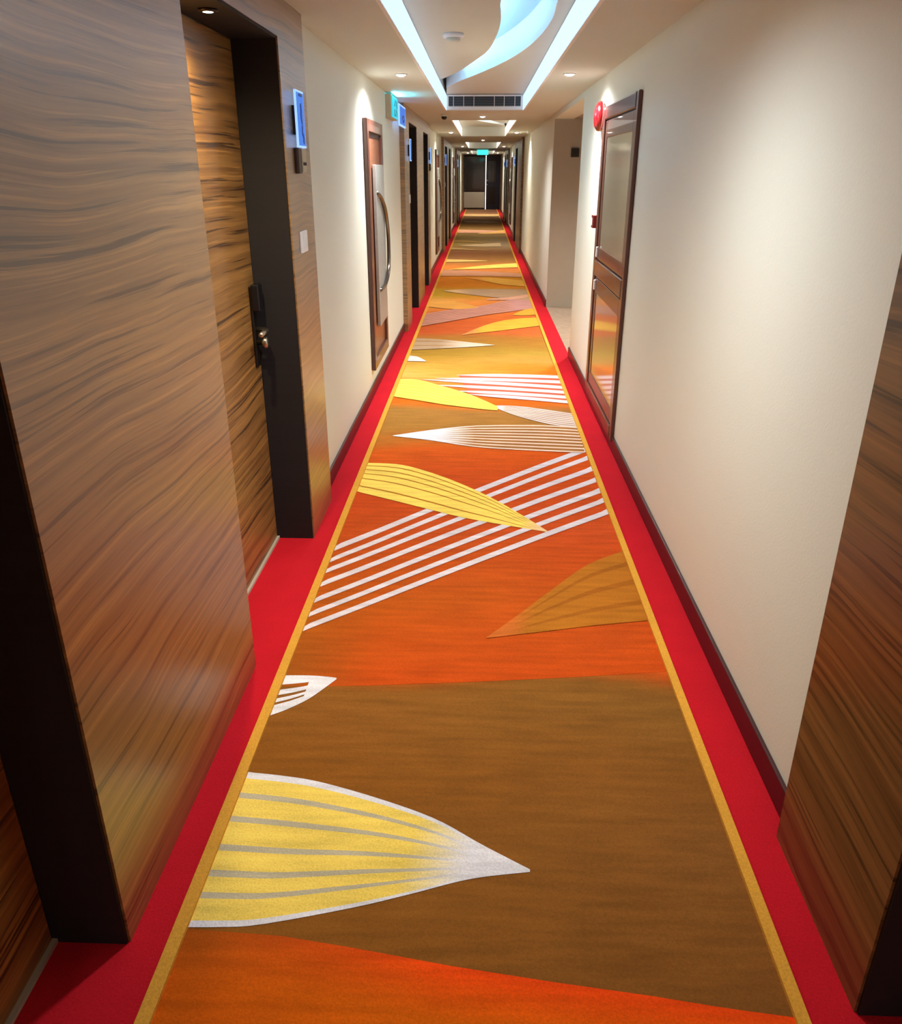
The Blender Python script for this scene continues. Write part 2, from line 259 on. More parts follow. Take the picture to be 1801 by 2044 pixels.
LEAVES = [
('A', [(-0.708, 1.844), (-0.57, 1.83), (-0.446, 1.807), (-0.262, 1.745), (-0.101, 1.675), (0.024, 1.591), (0.15, 1.512)], [(-0.693, 1.313), (-0.604, 1.316), (-0.499, 1.327), (-0.292, 1.38), (-0.15, 1.426), (-0.002, 1.477), (0.149, 1.504)], [(0, 0.05, (232, 232, 240)), (0.05, 0.16, (250, 220, 104)), (0.16, 0.2, (196, 186, 158)), (0.2, 0.33, (250, 220, 104)), (0.33, 0.37, (196, 186, 158)), (0.37, 0.52, (250, 220, 104)), (0.52, 0.56, (196, 186, 158)), (0.56, 0.68, (250, 220, 104)), (0.68, 0.72, (196, 186, 158)), (0.72, 0.81, (250, 220, 104)), (0.81, 0.845, (196, 186, 158)), (0.845, 0.965, (250, 220, 104)), (0.965, 1.0, (232, 232, 240))], (232, 232, 240), 0.62),
('B', [(-0.691, 2.332), (-0.616, 2.335), (-0.554, 2.334), (-0.486, 2.325)], [(-0.675, 2.103), (-0.618, 2.144), (-0.555, 2.207), (-0.485, 2.316)], [(0, 0.25, (232, 232, 240)), (0.25, 0.38, None), (0.38, 0.52, (232, 232, 240)), (0.52, 0.6, None), (0.6, 0.7, (232, 232, 240)), (0.7, 0.76, None), (0.76, 1, (232, 232, 240))], (232, 232, 240), 0.45),
('S', [(-0.679, 3.388), (-0.496, 3.591), (-0.305, 3.811), (-0.095, 4.05), (0.138, 4.309), (0.397, 4.591), (0.696, 4.903)], [(-0.67, 3.334), (-0.489, 3.532), (-0.301, 3.747), (-0.093, 3.98), (0.136, 4.233), (0.391, 4.508), (0.685, 4.811)], [(0, 1, (222, 214, 222))], None, 2),
('S', [(-0.678, 3.256), (-0.496, 3.454), (-0.306, 3.669), (-0.097, 3.902), (0.135, 4.155), (0.393, 4.432), (0.692, 4.738)], [(-0.671, 3.214), (-0.49, 3.407), (-0.303, 3.617), (-0.095, 3.845), (0.134, 4.092), (0.388, 4.361), (0.682, 4.659)], [(0, 1, (222, 214, 222))], None, 2),
('S', [(-0.676, 3.149), (-0.492, 3.336), (-0.3, 3.54), (-0.089, 3.76), (0.144, 3.999), (0.403, 4.259), (0.7, 4.546)], [(-0.669, 3.108), (-0.486, 3.291), (-0.297, 3.49), (-0.088, 3.704), (0.143, 3.936), (0.397, 4.188), (0.69, 4.465)], [(0, 1, (222, 214, 222))], None, 2),
('S', [(-0.678, 3.024), (-0.494, 3.203), (-0.303, 3.397), (-0.092, 3.608), (0.141, 3.835), (0.399, 4.083), (0.694, 4.355)], [(-0.67, 2.982), (-0.488, 3.157), (-0.299, 3.347), (-0.09, 3.552), (0.14, 3.774), (0.393, 4.015), (0.684, 4.28)], [(0, 1, (222, 214, 222))], None, 2),
('S', [(-0.678, 2.883), (-0.495, 3.058), (-0.304, 3.247), (-0.092, 3.453), (0.141, 3.676), (0.399, 3.92), (0.696, 4.188)], [(-0.671, 2.844), (-0.489, 3.015), (-0.3, 3.2), (-0.091, 3.4), (0.139, 3.616), (0.394, 3.852), (0.685, 4.112)], [(0, 1, (222, 214, 222))], None, 2),
('S', [(-0.677, 2.767), (-0.494, 2.938), (-0.303, 3.122), (-0.091, 3.323), (0.142, 3.541), (0.401, 3.778), (0.699, 4.041)], [(-0.67, 2.731), (-0.489, 2.898), (-0.299, 3.079), (-0.09, 3.275), (0.141, 3.487), (0.396, 3.719), (0.689, 3.975)], [(0, 1, (222, 214, 222))], None, 2),
('S', [(-0.679, 2.661), (-0.496, 2.824), (-0.303, 3.002), (-0.091, 3.195), (0.143, 3.405), (0.402, 3.633), (0.699, 3.885)], [(-0.671, 2.624), (-0.49, 2.784), (-0.299, 2.958), (-0.09, 3.146), (0.141, 3.35), (0.397, 3.573), (0.689, 3.818)], [(0, 1, (222, 214, 222))], None, 2),
('C', [(-0.688, 4.554), (-0.478, 4.532), (-0.29, 4.41), (-0.098, 4.228), (0.081, 4.015), (0.242, 3.774), (0.353, 3.59)], [(-0.677, 4.086), (-0.495, 3.985), (-0.256, 3.847), (-0.086, 3.751), (0.077, 3.682), (0.214, 3.63), (0.353, 3.58)], [(0, 0.1, (250, 220, 104)), (0.1, 0.125, (180, 110, 20)), (0.125, 0.24, (250, 220, 104)), (0.24, 0.265, (180, 110, 20)), (0.265, 0.38, (250, 220, 104)), (0.38, 0.405, (180, 110, 20)), (0.405, 0.55, (250, 220, 104)), (0.55, 0.575, (180, 110, 20)), (0.575, 0.8, (250, 220, 104)), (0.8, 0.83, (180, 110, 20)), (0.83, 1, (250, 220, 104))], (245, 205, 150), 0.85),
('D', [(0.695, 3.384), (0.503, 3.229), (0.321, 2.987), (0.168, 2.772), (0.044, 2.606)], [(0.688, 2.754), (0.481, 2.711), (0.27, 2.657), (0.146, 2.626), (0.044, 2.6)], [(0, 0.18, (182, 112, 32)), (0.18, 0.24, (165, 98, 28)), (0.24, 0.45, (182, 112, 32)), (0.45, 0.52, (165, 98, 28)), (0.52, 0.74, (182, 112, 32)), (0.74, 0.8, (165, 98, 28)), (0.8, 1, (182, 112, 32))], (205, 110, 45), 0.6),
('E', [(0.704, 5.338), (0.477, 5.372), (0.262, 5.37), (0.09, 5.358), (-0.081, 5.331), (-0.332, 5.228), (-0.573, 5.101)], [(0.677, 4.79), (0.474, 4.807), (0.241, 4.834), (0.085, 4.857), (-0.074, 4.9), (-0.319, 5.008), (-0.572, 5.088)], [(0.0, 0.04988123515439429, (238, 205, 180)), (0.04988123515439429, 0.1187648456057007, (158, 104, 52)), (0.1187648456057007, 0.168646080760095, (238, 205, 180)), (0.168646080760095, 0.2375296912114014, (158, 104, 52)), (0.2375296912114014, 0.28741092636579574, (238, 205, 180)), (0.28741092636579574, 0.3562945368171021, (158, 104, 52)), (0.3562945368171021, 0.4061757719714964, (238, 205, 180)), (0.4061757719714964, 0.4750593824228028, (158, 104, 52)), (0.4750593824228028, 0.5249406175771971, (238, 205, 180)), (0.5249406175771971, 0.5938242280285035, (158, 104, 52)), (0.5938242280285035, 0.6437054631828978, (238, 205, 180)), (0.6437054631828978, 0.7125890736342042, (158, 104, 52)), (0.7125890736342042, 0.7624703087885986, (238, 205, 180)), (0.7624703087885986, 0.831353919239905, (158, 104, 52)), (0.831353919239905, 0.8812351543942992, (238, 205, 180)), (0.8812351543942992, 0.9501187648456056, (158, 104, 52)), (0.9501187648456056, 1.0, (238, 205, 180))], (232, 232, 240), 0.62),
('G', [(0.696, 5.669), (0.55, 5.744), (0.372, 5.83), (0.235, 5.866), (0.119, 5.861)], [(0.701, 5.318), (0.521, 5.388), (0.356, 5.522), (0.228, 5.661), (0.118, 5.828)], [(0.0, 0.0909090909090909, (222, 205, 195)), (0.0909090909090909, 0.12987012987012986, (165, 120, 85)), (0.12987012987012986, 0.22077922077922077, (222, 205, 195)), (0.22077922077922077, 0.2597402597402597, (165, 120, 85)), (0.2597402597402597, 0.35064935064935066, (222, 205, 195)), (0.35064935064935066, 0.38961038961038963, (165, 120, 85)), (0.38961038961038963, 0.4805194805194805, (222, 205, 195)), (0.4805194805194805, 0.5194805194805194, (165, 120, 85)), (0.5194805194805194, 0.6103896103896104, (222, 205, 195)), (0.6103896103896104, 0.6493506493506493, (165, 120, 85)), (0.6493506493506493, 0.7402597402597403, (222, 205, 195)), (0.7402597402597403, 0.7792207792207793, (165, 120, 85)), (0.7792207792207793, 0.8701298701298701, (222, 205, 195)), (0.8701298701298701, 0.9090909090909091, (165, 120, 85)), (0.9090909090909091, 1.0, (222, 205, 195))], (232, 232, 240), 0.8),
('Hbg', [(-0.172, 6.827), (0.106, 6.829), (0.686, 6.78)], [(-0.077, 6.183), (0.194, 6.075), (0.691, 5.98)], [(0, 1, (205, 98, 70))], None, 2),
('H', [(-0.194, 6.831), (0.031, 6.874), (0.256, 6.88), (0.48, 6.865), (0.702, 6.843)], [(-0.193, 6.822), (0.031, 6.786), (0.253, 6.772), (0.474, 6.758), (0.693, 6.737)], [(0, 1, (246, 214, 214))], None, 2),
('H', [(-0.369, 6.709), (-0.098, 6.735), (0.173, 6.725), (0.441, 6.696), (0.707, 6.66)], [(-0.369, 6.7), (-0.097, 6.65), (0.171, 6.622), (0.436, 6.594), (0.697, 6.559)], [(0, 1, (246, 214, 214))], None, 2),
('H', [(-0.482, 6.657), (-0.18, 6.649), (0.119, 6.605), (0.412, 6.544), (0.7, 6.477)], [(-0.481, 6.649), (-0.178, 6.566), (0.117, 6.506), (0.407, 6.446), (0.691, 6.381)], [(0, 1, (246, 214, 214))], None, 2),
('H', [(-0.367, 6.473), (-0.096, 6.469), (0.172, 6.433), (0.436, 6.378), (0.695, 6.319)], [(-0.366, 6.465), (-0.095, 6.391), (0.17, 6.337), (0.431, 6.285), (0.686, 6.227)], [(0, 1, (246, 214, 214))], None, 2),
('H', [(-0.198, 6.288), (0.029, 6.292), (0.255, 6.263), (0.477, 6.218), (0.695, 6.167)], [(-0.197, 6.281), (0.029, 6.217), (0.252, 6.173), (0.471, 6.129), (0.686, 6.079)], [(0, 1, (246, 214, 214))], None, 2),
('H', [(-0.077, 6.186), (0.122, 6.177), (0.318, 6.138), (0.511, 6.083), (0.7, 6.022)], [(-0.077, 6.179), (0.121, 6.105), (0.315, 6.051), (0.505, 5.997), (0.691, 5.938)], [(0, 1, (246, 214, 214))], None, 2),
('I', [(-0.681, 6.662), (-0.523, 6.647), (-0.304, 6.439), (-0.097, 6.212), (0.049, 5.998), (0.146, 5.835)], [(-0.68, 6.096), (-0.474, 5.989), (-0.278, 5.881), (-0.09, 5.803), (0.049, 5.752), (0.144, 5.729)], [(0.0, 0.12142857142857143, (252, 232, 100)), (0.12142857142857143, 0.14285714285714285, (228, 188, 66)), (0.14285714285714285, 0.2642857142857143, (252, 232, 100)), (0.2642857142857143, 0.2857142857142857, (228, 188, 66)), (0.2857142857142857, 0.40714285714285714, (252, 232, 100)), (0.40714285714285714, 0.42857142857142855, (228, 188, 66)), (0.42857142857142855, 0.55, (252, 232, 100)), (0.55, 0.5714285714285714, (228, 188, 66)), (0.5714285714285714, 0.6928571428571428, (252, 232, 100)), (0.6928571428571428, 0.7142857142857143, (228, 188, 66)), (0.7142857142857143, 0.8357142857142856, (252, 232, 100)), (0.8357142857142856, 0.8571428571428571, (228, 188, 66)), (0.8571428571428571, 0.9785714285714285, (252, 232, 100)), (0.9785714285714285, 1.0, (228, 188, 66))], (252, 215, 90), 0.8),
('J', [(-0.694, 7.601), (-0.59, 7.55), (-0.493, 7.364)], [(-0.702, 7.356), (-0.575, 7.35), (-0.492, 7.343)], [(0, 1, (225, 205, 205))], None, 2),
('K', [(-0.678, 8.46), (-0.394, 8.391), (-0.134, 8.272), (0.151, 8.139)], [(-0.692, 7.855), (-0.373, 7.938), (-0.129, 8.013), (0.15, 8.114)], [(0, 0.2, (180, 150, 120)), (0.2, 0.3, (168, 130, 90)), (0.3, 0.6, (180, 150, 120)), (0.6, 0.7, (168, 130, 90)), (0.7, 1, (180, 150, 120))], (215, 195, 175), 0.3),
('L', [(0.715, 9.79), (0.43, 9.693), (0.205, 9.476), (-0.009, 9.097), (-0.187, 8.669)], [(0.715, 9.256), (0.476, 9.093), (0.264, 8.944), (-0.008, 8.774), (-0.187, 8.642)], [(0, 1, (226, 170, 60))], (222, 140, 80), 0.7),
('L2', [(0.706, 10.501), (0.583, 10.408), (0.411, 9.999)], [(0.722, 10.011), (0.56, 9.942), (0.41, 9.954)], [(0, 1, (228, 168, 60))], None, 2),
('M', [(-0.674, 10.001), (-0.328, 10.372), (0.065, 10.707), (0.317, 11.088), (0.528, 11.354), (0.734, 11.679)], [(-0.687, 9.124), (-0.302, 9.538), (0.063, 9.94), (0.293, 10.131), (0.485, 10.308), (0.716, 10.531)], [(0.0, 0.08571428571428572, (202, 148, 132)), (0.08571428571428572, 0.14285714285714285, (178, 112, 85)), (0.14285714285714285, 0.2285714285714286, (202, 148, 132)), (0.2285714285714286, 0.2857142857142857, (178, 112, 85)), (0.2857142857142857, 0.37142857142857144, (202, 148, 132)), (0.37142857142857144, 0.42857142857142855, (178, 112, 85)), (0.42857142857142855, 0.5142857142857143, (202, 148, 132)), (0.5142857142857143, 0.5714285714285714, (178, 112, 85)), (0.5714285714285714, 0.6571428571428571, (202, 148, 132)), (0.6571428571428571, 0.7142857142857143, (178, 112, 85)), (0.7142857142857143, 0.7999999999999999, (202, 148, 132)), (0.7999999999999999, 0.8571428571428571, (178, 112, 85)), (0.8571428571428571, 0.9428571428571428, (202, 148, 132)), (0.9428571428571428, 1.0, (178, 112, 85))], (200, 145, 135), 0.6),
('N', [(-0.691, 11.159), (-0.35, 11.062), (-0.015, 10.552)], [(-0.687, 10.575), (-0.328, 10.372), (-0.015, 10.502)], [(0, 1, (226, 160, 75))], None, 2),
('O', [(0.711, 12.246), (0.162, 12.25), (-0.295, 12.205), (-0.538, 12.091)], [(0.696, 11.158), (0.154, 11.455), (-0.285, 11.797), (-0.535, 12.026)], [(0, 1, (185, 150, 115))], (225, 180, 130), 0.5),
('P', [(0.685, 11.738), (0.412, 11.465), (0.093, 11.268)], [(0.689, 11.499), (0.404, 11.202), (0.092, 11.179)], [(0, 1, (218, 160, 130))], None, 2),
('Q', [(0.726, 13.27), (0.377, 13.506), (0.076, 13.655), (-0.25, 13.674)], [(0.71, 12.57), (0.359, 12.781), (0.074, 13.183), (-0.249, 13.625)], [(0, 1, (240, 178, 72))], (230, 150, 60), 0.6),
('R', [(-0.688, 14.745), (-0.029, 14.549), (0.721, 14.221)], [(-0.686, 13.821), (-0.027, 13.848), (0.718, 13.713)], [(0, 1, (216, 155, 120))], None, 2),
('T', [(0.729, 15.897), (0.314, 15.645), (-0.032, 15.361), (-0.559, 14.827)], [(0.733, 15.192), (0.303, 15.036), (-0.031, 14.906), (-0.555, 14.732)], [(0, 1, (245, 214, 105))], (245, 190, 90), 0.8),
('U', [(-0.686, 16.562), (-0.402, 16.48), (0.133, 16.317)], [(-0.687, 16.013), (-0.392, 16.07), (0.132, 16.249)], [(0, 1, (240, 195, 115))], None, 2),
('V', [(-0.675, 19.156), (-0.248, 18.826), (0.189, 18.509)], [(-0.683, 18.672), (-0.245, 18.583), (0.188, 18.443)], [(0, 1, (205, 165, 105))], None, 2),
('V', [(0.478, 20.487), (0.002, 20.15), (-0.524, 19.745)], [(0.482, 19.493), (0.002, 19.399), (-0.522, 19.671)], [(0, 1, (215, 185, 140))], None, 2),
('V', [(-0.673, 21.099), (-0.352, 21.199), (0.069, 20.55)], [(-0.673, 20.681), (-0.342, 20.613), (0.069, 20.389)], [(0, 1, (185, 145, 80))], None, 2),
('V', [(0.738, 24.971), (0.158, 24.482), (-0.081, 23.595)], [(0.724, 23.631), (0.153, 23.396), (-0.08, 23.469)], [(0, 1, (240, 185, 110))], None, 2),
('V', [(-0.703, 25.144), (-0.004, 24.937), (0.486, 24.726)], [(-0.696, 23.781), (-0.003, 23.812), (0.482, 24.497)], [(0, 1, (225, 165, 130))], None, 2),
('V', [(-0.589, 29.326), (-0.01, 29.68), (0.653, 28.751)], [(-0.576, 28.693), (-0.008, 28.262), (0.647, 28.443)], [(0, 1, (205, 160, 120))], None, 2),
('V', [(-0.684, 33.993), (-0.015, 34.025), (0.744, 34.062)], [(-0.68, 32.744), (-0.013, 32.379), (0.714, 32.611)], [(0, 1, (235, 190, 130))], None, 2),
]
def rowcol(y, u):
    R = ROWS
    if y <= R[0][0]: a = b = R[0]; t = 0
    elif y >= R[-1][0]: a = b = R[-1]; t = 0
    else:
        for a, b in zip(R, R[1:]):
            if a[0] <= y <= b[0]: break
        t = (y - a[0]) / (b[0] - a[0])
    cl = [a[1][i] + (b[1][i]-a[1][i])*t for i in range(3)]; cr = [a[2][i] + (b[2][i]-a[2][i])*t for i in range(3)]
    g = (0.97, 1.06, 1.15)
    return tuple((cl[i] + (cr[i]-cl[i])*u) * g[i] for i in range(3))
FX0, FX1 = -0.668, 0.686
def field_mesh():
    bm = bmesh.new(); lay = bm.loops.layers.float_color.new('dye')
    def quad(ps, cs):
        f = bm.faces.new([bm.verts.new(p) for p in ps])
        if f.calc_area() < 1e-9: return
        f.normal_update()
        for l, c in zip(f.loops, cs): l[lay] = lin(c)
        if f.normal.z < 0: f.normal_flip()
    # ground
    ys = []; y = Y0
    while y < Y1: ys.append(y); y += 0.03 if y < 12 else 0.12
    ys.append(Y1)
    nx = 10
    def pt(i): return FX0 + (FX1-FX0)*i/nx
    for a, b in zip(ys, ys[1:]):
        for i in range(nx):
            x0, x1 = pt(i), pt(i+1)
            def q(yy, xx):
                u = (xx-FX0)/(FX1-FX0); yy2 = yy + 0.05*math.sin(xx*5+yy*1.3) - (0.10*(u-0.5) if 2.6 < yy < 5 else 0.0)
                return rowcol(yy2, min(1, max(0, u)))
            quad([(x0,a,0.003),(x1,a,0.003),(x1,b,0.003),(x0,b,0.003)], [q(a,x0),q(a,x1),q(b,x1),q(b,x0)])
    # near and middle patches with a crisp edge
    def lerp_line(line, x):
        for (xa, ya), (xb, yb) in zip(line, line[1:]):
            if xa <= x <= xb: return ya + (yb-ya)*(x-xa)/(xb-xa)
        return line[0][1] if x < line[0][0] else line[-1][1]
    nn = 24
    for i in range(nn):
        x0, x1 = FX0 + (FX1-FX0)*i/nn, FX0 + (FX1-FX0)*(i+1)/nn
        def nc(x, d):      # colour of the near patch, d metres back from its edge
            u = (x-FX0)/(FX1-FX0)
            e = tuple(a+(b-a)*min(1, u*2.2) for a, b in zip((168, 84, 18), (248, 76, 14)))
            f = tuple(a+(b-a)*u for a, b in zip((204, 92, 10), (240, 112, 4)))
            t = min(1, d/0.13); return tuple(a+(b-a)*t for a, b in zip(e, f))
        ya, yb = lerp_line(NEAR, x0), lerp_line(NEAR, x1)
        for d0, d1 in ((0, 0.04), (0.04, 0.13), (0.13, 0.7), (0.7, 5.0)):
            quad([(x0, ya-d1, 0.0036), (x1, yb-d1, 0.0036), (x1, yb-d0, 0.0036), (x0, ya-d0, 0.0036)], [nc(x0, d1), nc(x1, d1), nc(x1, d0), nc(x0, d0)])
        ya, yb = lerp_line(MID, x0), lerp_line(MID, x1)
        def mc(x):
            u = (x-FX0)/(FX1-FX0)
            return (200, 78, 18) if u > 0.22 else tuple(a+(b-a)*u/0.22 for a, b in zip((160, 88, 26), (200, 78, 18)))
        def md(x):
            return rowcol(2.9, (x-FX0)/(FX1-FX0))
        quad([(x0, ya, 0.0036), (x1, yb, 0.0036), (x1, 2.9, 0.0036), (x0, 2.9, 0.0036)], [mc(x0), mc(x1), md(x1), md(x0)])
    z = 0.0042
    for name, top, bot, bands, tip, ts in LEAVES:
        K = 26
        def samp(line, t):
            # resample by index with smooth spline
            L = catmull(line, 8); f = t*(len(L)-1); i = min(int(f), len(L)-2); g = f-i
            return tuple(L[i][k] + (L[i+1][k]-L[i][k])*g for k in range(2))
        T = [samp(top, k/K) for k in range(K+1)]; B = [samp(bot, k/K) for k in range(K+1)]
        cx = lambda x: min(FX1, max(FX0, x))
        for s0, s1, c in bands:
            for k in range(K):
                t0, t1 = k/K, (k+1)/K
                def cc(t):
                    if tip is None or t <= ts: return c
                    g = min(1, (t-ts)/(max(0.05, (1-ts)*0.45)))
                    if c is None: return tip if g >= 0.5 else None
                    return tuple(a+(b-a)*g for a, b in zip(c, tip))
                c0, c1 = cc(t0), cc(t1)
                if c0 is None and c1 is None: continue
                c0 = c0 or c1; c1 = c1 or c0
                P = lambda kk, s: (cx(T[kk][0] + (B[kk][0]-T[kk][0])*s), T[kk][1] + (B[kk][1]-T[kk][1])*s, z)
                ps = [P(k, s0), P(k+1, s0), P(k+1, s1), P(k, s1)]
                quad(ps, [c0, c1, c1, c0])
        z += 0.0002
    return bm
runner = thing('carpet_runner', (0, 0, 0.0), 'patterned orange and brown carpet runner with yellow and white leaf motifs down the corridor', 'carpet')
obj('carpet_field', field_mesh(), 'field', runner)
obj('border_line', bx((-0.700, -0.668, Y0, Y1, 0.0, 0.014)), 'gold', runner)
obj('border_line', bx((0.686, 0.715, Y0, Y1, 0.0, 0.014)), 'gold', runner)

# walls, with openings where the wooden portals and the lift lobby stand
LP = [(-0.35, 3.97), (8.87, 13.2), (18.0, 22.3), (27.2, 31.5), (36.4, 38.5)]
RP = [(-2.65, 1.65), (17.9, 21.7), (27.2, 31.5), (36.4, 38.5)]
def gaps(ps, a, b):
    out = []; c = a
    for p in ps:
        if p[0] > c: out.append((c, p[0]))
        c = p[1]
    if c < b: out.append((c, b))
    return out
struct('wall_left', bx(*[(-1.10, XL, a, b, 0, CZ) for a, b in gaps(LP, Y0, Y1)]), 'wall')
RO = sorted(RP + [(7.65, 10.65)])
struct('wall_right', bx(*([(XR, 1.10, a, b, 0, CZ) for a, b in gaps(RO, Y0, Y1)] + [(XR, 1.10, 7.65, 10.65, 2.215, CZ)])), 'wall')
struct('wall_back', bx((-1.1, 1.1, Y0-0.1, Y0, 0, CZ)), 'wall')
struct('wall_end', bx((-1.1, 1.1, Y1+0.06, Y1+0.16, 0, CZ + 0.4)), 'wall')
struct('baseboard_left', bx(*[(XL, XL+0.014, a, b, 0, 0.092) for a, b in gaps(LP, Y0, Y1)]), 'base', bevel=0.004)
struct('baseboard_right', bx(*[(XR-0.014, XR, a, b, 0, 0.092) for a, b in gaps(RO, Y0, Y1)]), 'base', bevel=0.004)

# lift lobby opening on the right
struct('wall_lobby', bx((1.10, 2.7, 10.65, 10.75, 0, 2.3), (1.10, 2.7, 7.55, 7.65, 0, 2.3), (2.6, 2.7, 7.65, 10.65, 0, 2.3)), 'alcove')
struct('ceiling_lobby', bx((1.10, 2.7, 7.65, 10.65, 2.215, 2.3)), 'alcove')
lb = bx((XR + 0.002, 1.10, 10.646, 10.652, 0.003, 2.21))
struct('wall_lobby', lb, 'alcove')

# ceiling with raised trays
TR = [(3.3, 10.05), (11.94, 17.5), (21.2, 27.1), (30.6, 36.4)]
TX0, TX1 = -0.41, 0.455
PZ, RZ = 2.43, 2.62
cb = [(-1.1, TX0-0.02, Y0, Y1+0.1, CZ, CZ+0.03), (TX1+0.02, 1.1, Y0, Y1+0.1, CZ, CZ+0.03)]
for a, b in gaps([(p-0.02, q+0.02) for p, q in TR], Y0, Y1+0.1): cb.append((TX0-0.02, TX1+0.02, a, b, CZ, CZ+0.03))
struct('ceiling', bx(*cb), 'soffit')
LC = [(0.43, 3.36), (0.30, 3.5), (0.15, 3.95), (0.085, 4.67), (0.096, 5.25), (0.083, 5.79), (0.033, 6.48), (-0.06, 7.03), (-0.216, 7.82), (-0.375, 8.39)]
RC = [(0.44, 3.42), (0.41, 3.7), (0.375, 4.1), (0.371, 4.68), (0.386, 5.18), (0.36, 5.8), (0.296, 6.41), (0.176, 7.1), (-0.021, 7.9), (-0.24, 8.67), (-0.375, 9.27)]
GAP = 0.004
for n, (a, b) in enumerate(TR):
    mir = n % 2 == 1
    f = (b-a) / (TR[0][1]-TR[0][0])
    def mp(p):
        x, y = p; xm = (TX0+TX1) - x if mir else x
        return (min(TX1-0.005, max(TX0+0.005, xm)), a + (y-TR[0][0])*f)
    lc = [mp(p) for p in catmull(LC)]; rc = [mp(p) for p in catmull(RC)]
    sA = TX0 if not mir else TX1; sB = TX1 if not mir else TX0
    struct('ceiling', bx((TX0-0.02, TX0-0.002, a-0.02, b+0.02, CZ, RZ), (TX1+0.002, TX1+0.02, a-0.02, b+0.02, CZ, RZ),), 'white')
    struct('ceiling', bx((TX0-0.002, TX1+0.002, b, b+0.02, CZ, RZ), (TX0-0.002, TX1+0.002, a-0.02, a, CZ, RZ)), 'soffit')
    struct('ceiling', bx((TX0-0.02, TX1+0.02, a-0.02, b+0.02, RZ, RZ+0.03)), 'recess')
    left = [(sA, a)] + [(sB, a)] + [(sB, lc[0][1])] + lc + [(sA, lc[-1][1]+0.001)]
    right = [(sB, rc[0][1])] + rc + [(sA, b), (sB, b)]
    struct('ceiling', slab(left, PZ, PZ+0.018), 'panel')
    struct('ceiling', slab(right, PZ, PZ+0.018), 'panel')
    # upright curved face above the far panel's edge
    bm = bmesh.new()
    off = 0.004
    for (p, q) in zip(rc, rc[1:]):
        d = Vector((q[0]-p[0], q[1]-p[1])).normalized(); nrm = Vector((-d.y, d.x)) * (off if mir else -off)
        P = [(p[0], p[1]), (q[0], q[1]), (q[0]-nrm.x, q[1]-nrm.y), (p[0]-nrm.x, p[1]-nrm.y)]
        lo = [bm.verts.new((x, y, PZ-0.001)) for x, y in P]; hi = [bm.verts.new((x, y, RZ)) for x, y in P]
        for k in range(4): bm.faces.new((lo[k], lo[(k+1) % 4], hi[(k+1) % 4], hi[k]))
        bm.faces.new(lo[::-1]); bm.faces.new(hi)
    bmesh.ops.recalc_face_normals(bm, faces=bm.faces)
    struct('ceiling', bm, 'white')
    # hidden cove LED strips: along the near panel's curved edge
    mat = 'strip' if n == 0 else 'stripwarm'
    li = thing('cove_light', (0, 0, 0), ['cool white LED strips hidden in the near leaf-curved ceiling tray', 'white LED strips hidden in the second ceiling tray from the camera', 'white LED strips hidden in the third ceiling tray from the camera', 'white LED strips hidden in the farthest ceiling tray'][n], 'light', 'cove lights in the ceiling trays')
    bm = bmesh.new()
    for (p, q) in list(zip(lc, lc[1:])):
        d = Vector((q[0]-p[0], q[1]-p[1]));
        if d.length < 1e-5: continue
        d.normalize(); nrm = Vector((-d.y, d.x)) * (-0.05 if mir else 0.05)
        nr2 = nrm * (0.062/0.05)
        P = [(p[0]+nrm.x, p[1]+nrm.y), (q[0]+nrm.x, q[1]+nrm.y), (q[0]+nr2.x, q[1]+nr2.y), (p[0]+nr2.x, p[1]+nr2.y)]
        lo = [bm.verts.new((x, y, PZ+0.024)) for x, y in P]
        bm.faces.new(lo)
    for fc in bm.faces:
        fc.normal_update()
        if fc.normal.z < 0: fc.normal_flip()
    obj('led_strip', bm, mat, li)
    # tray side faces made to glow, in place of cove light falling on them
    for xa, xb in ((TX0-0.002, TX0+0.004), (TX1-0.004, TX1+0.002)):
        obj('glow_side', bx((xa, xb, a+0.004, b-0.004, CZ+0.004, PZ-0.012)), 'coolpanel' if n == 0 else 'warmpanel', li)
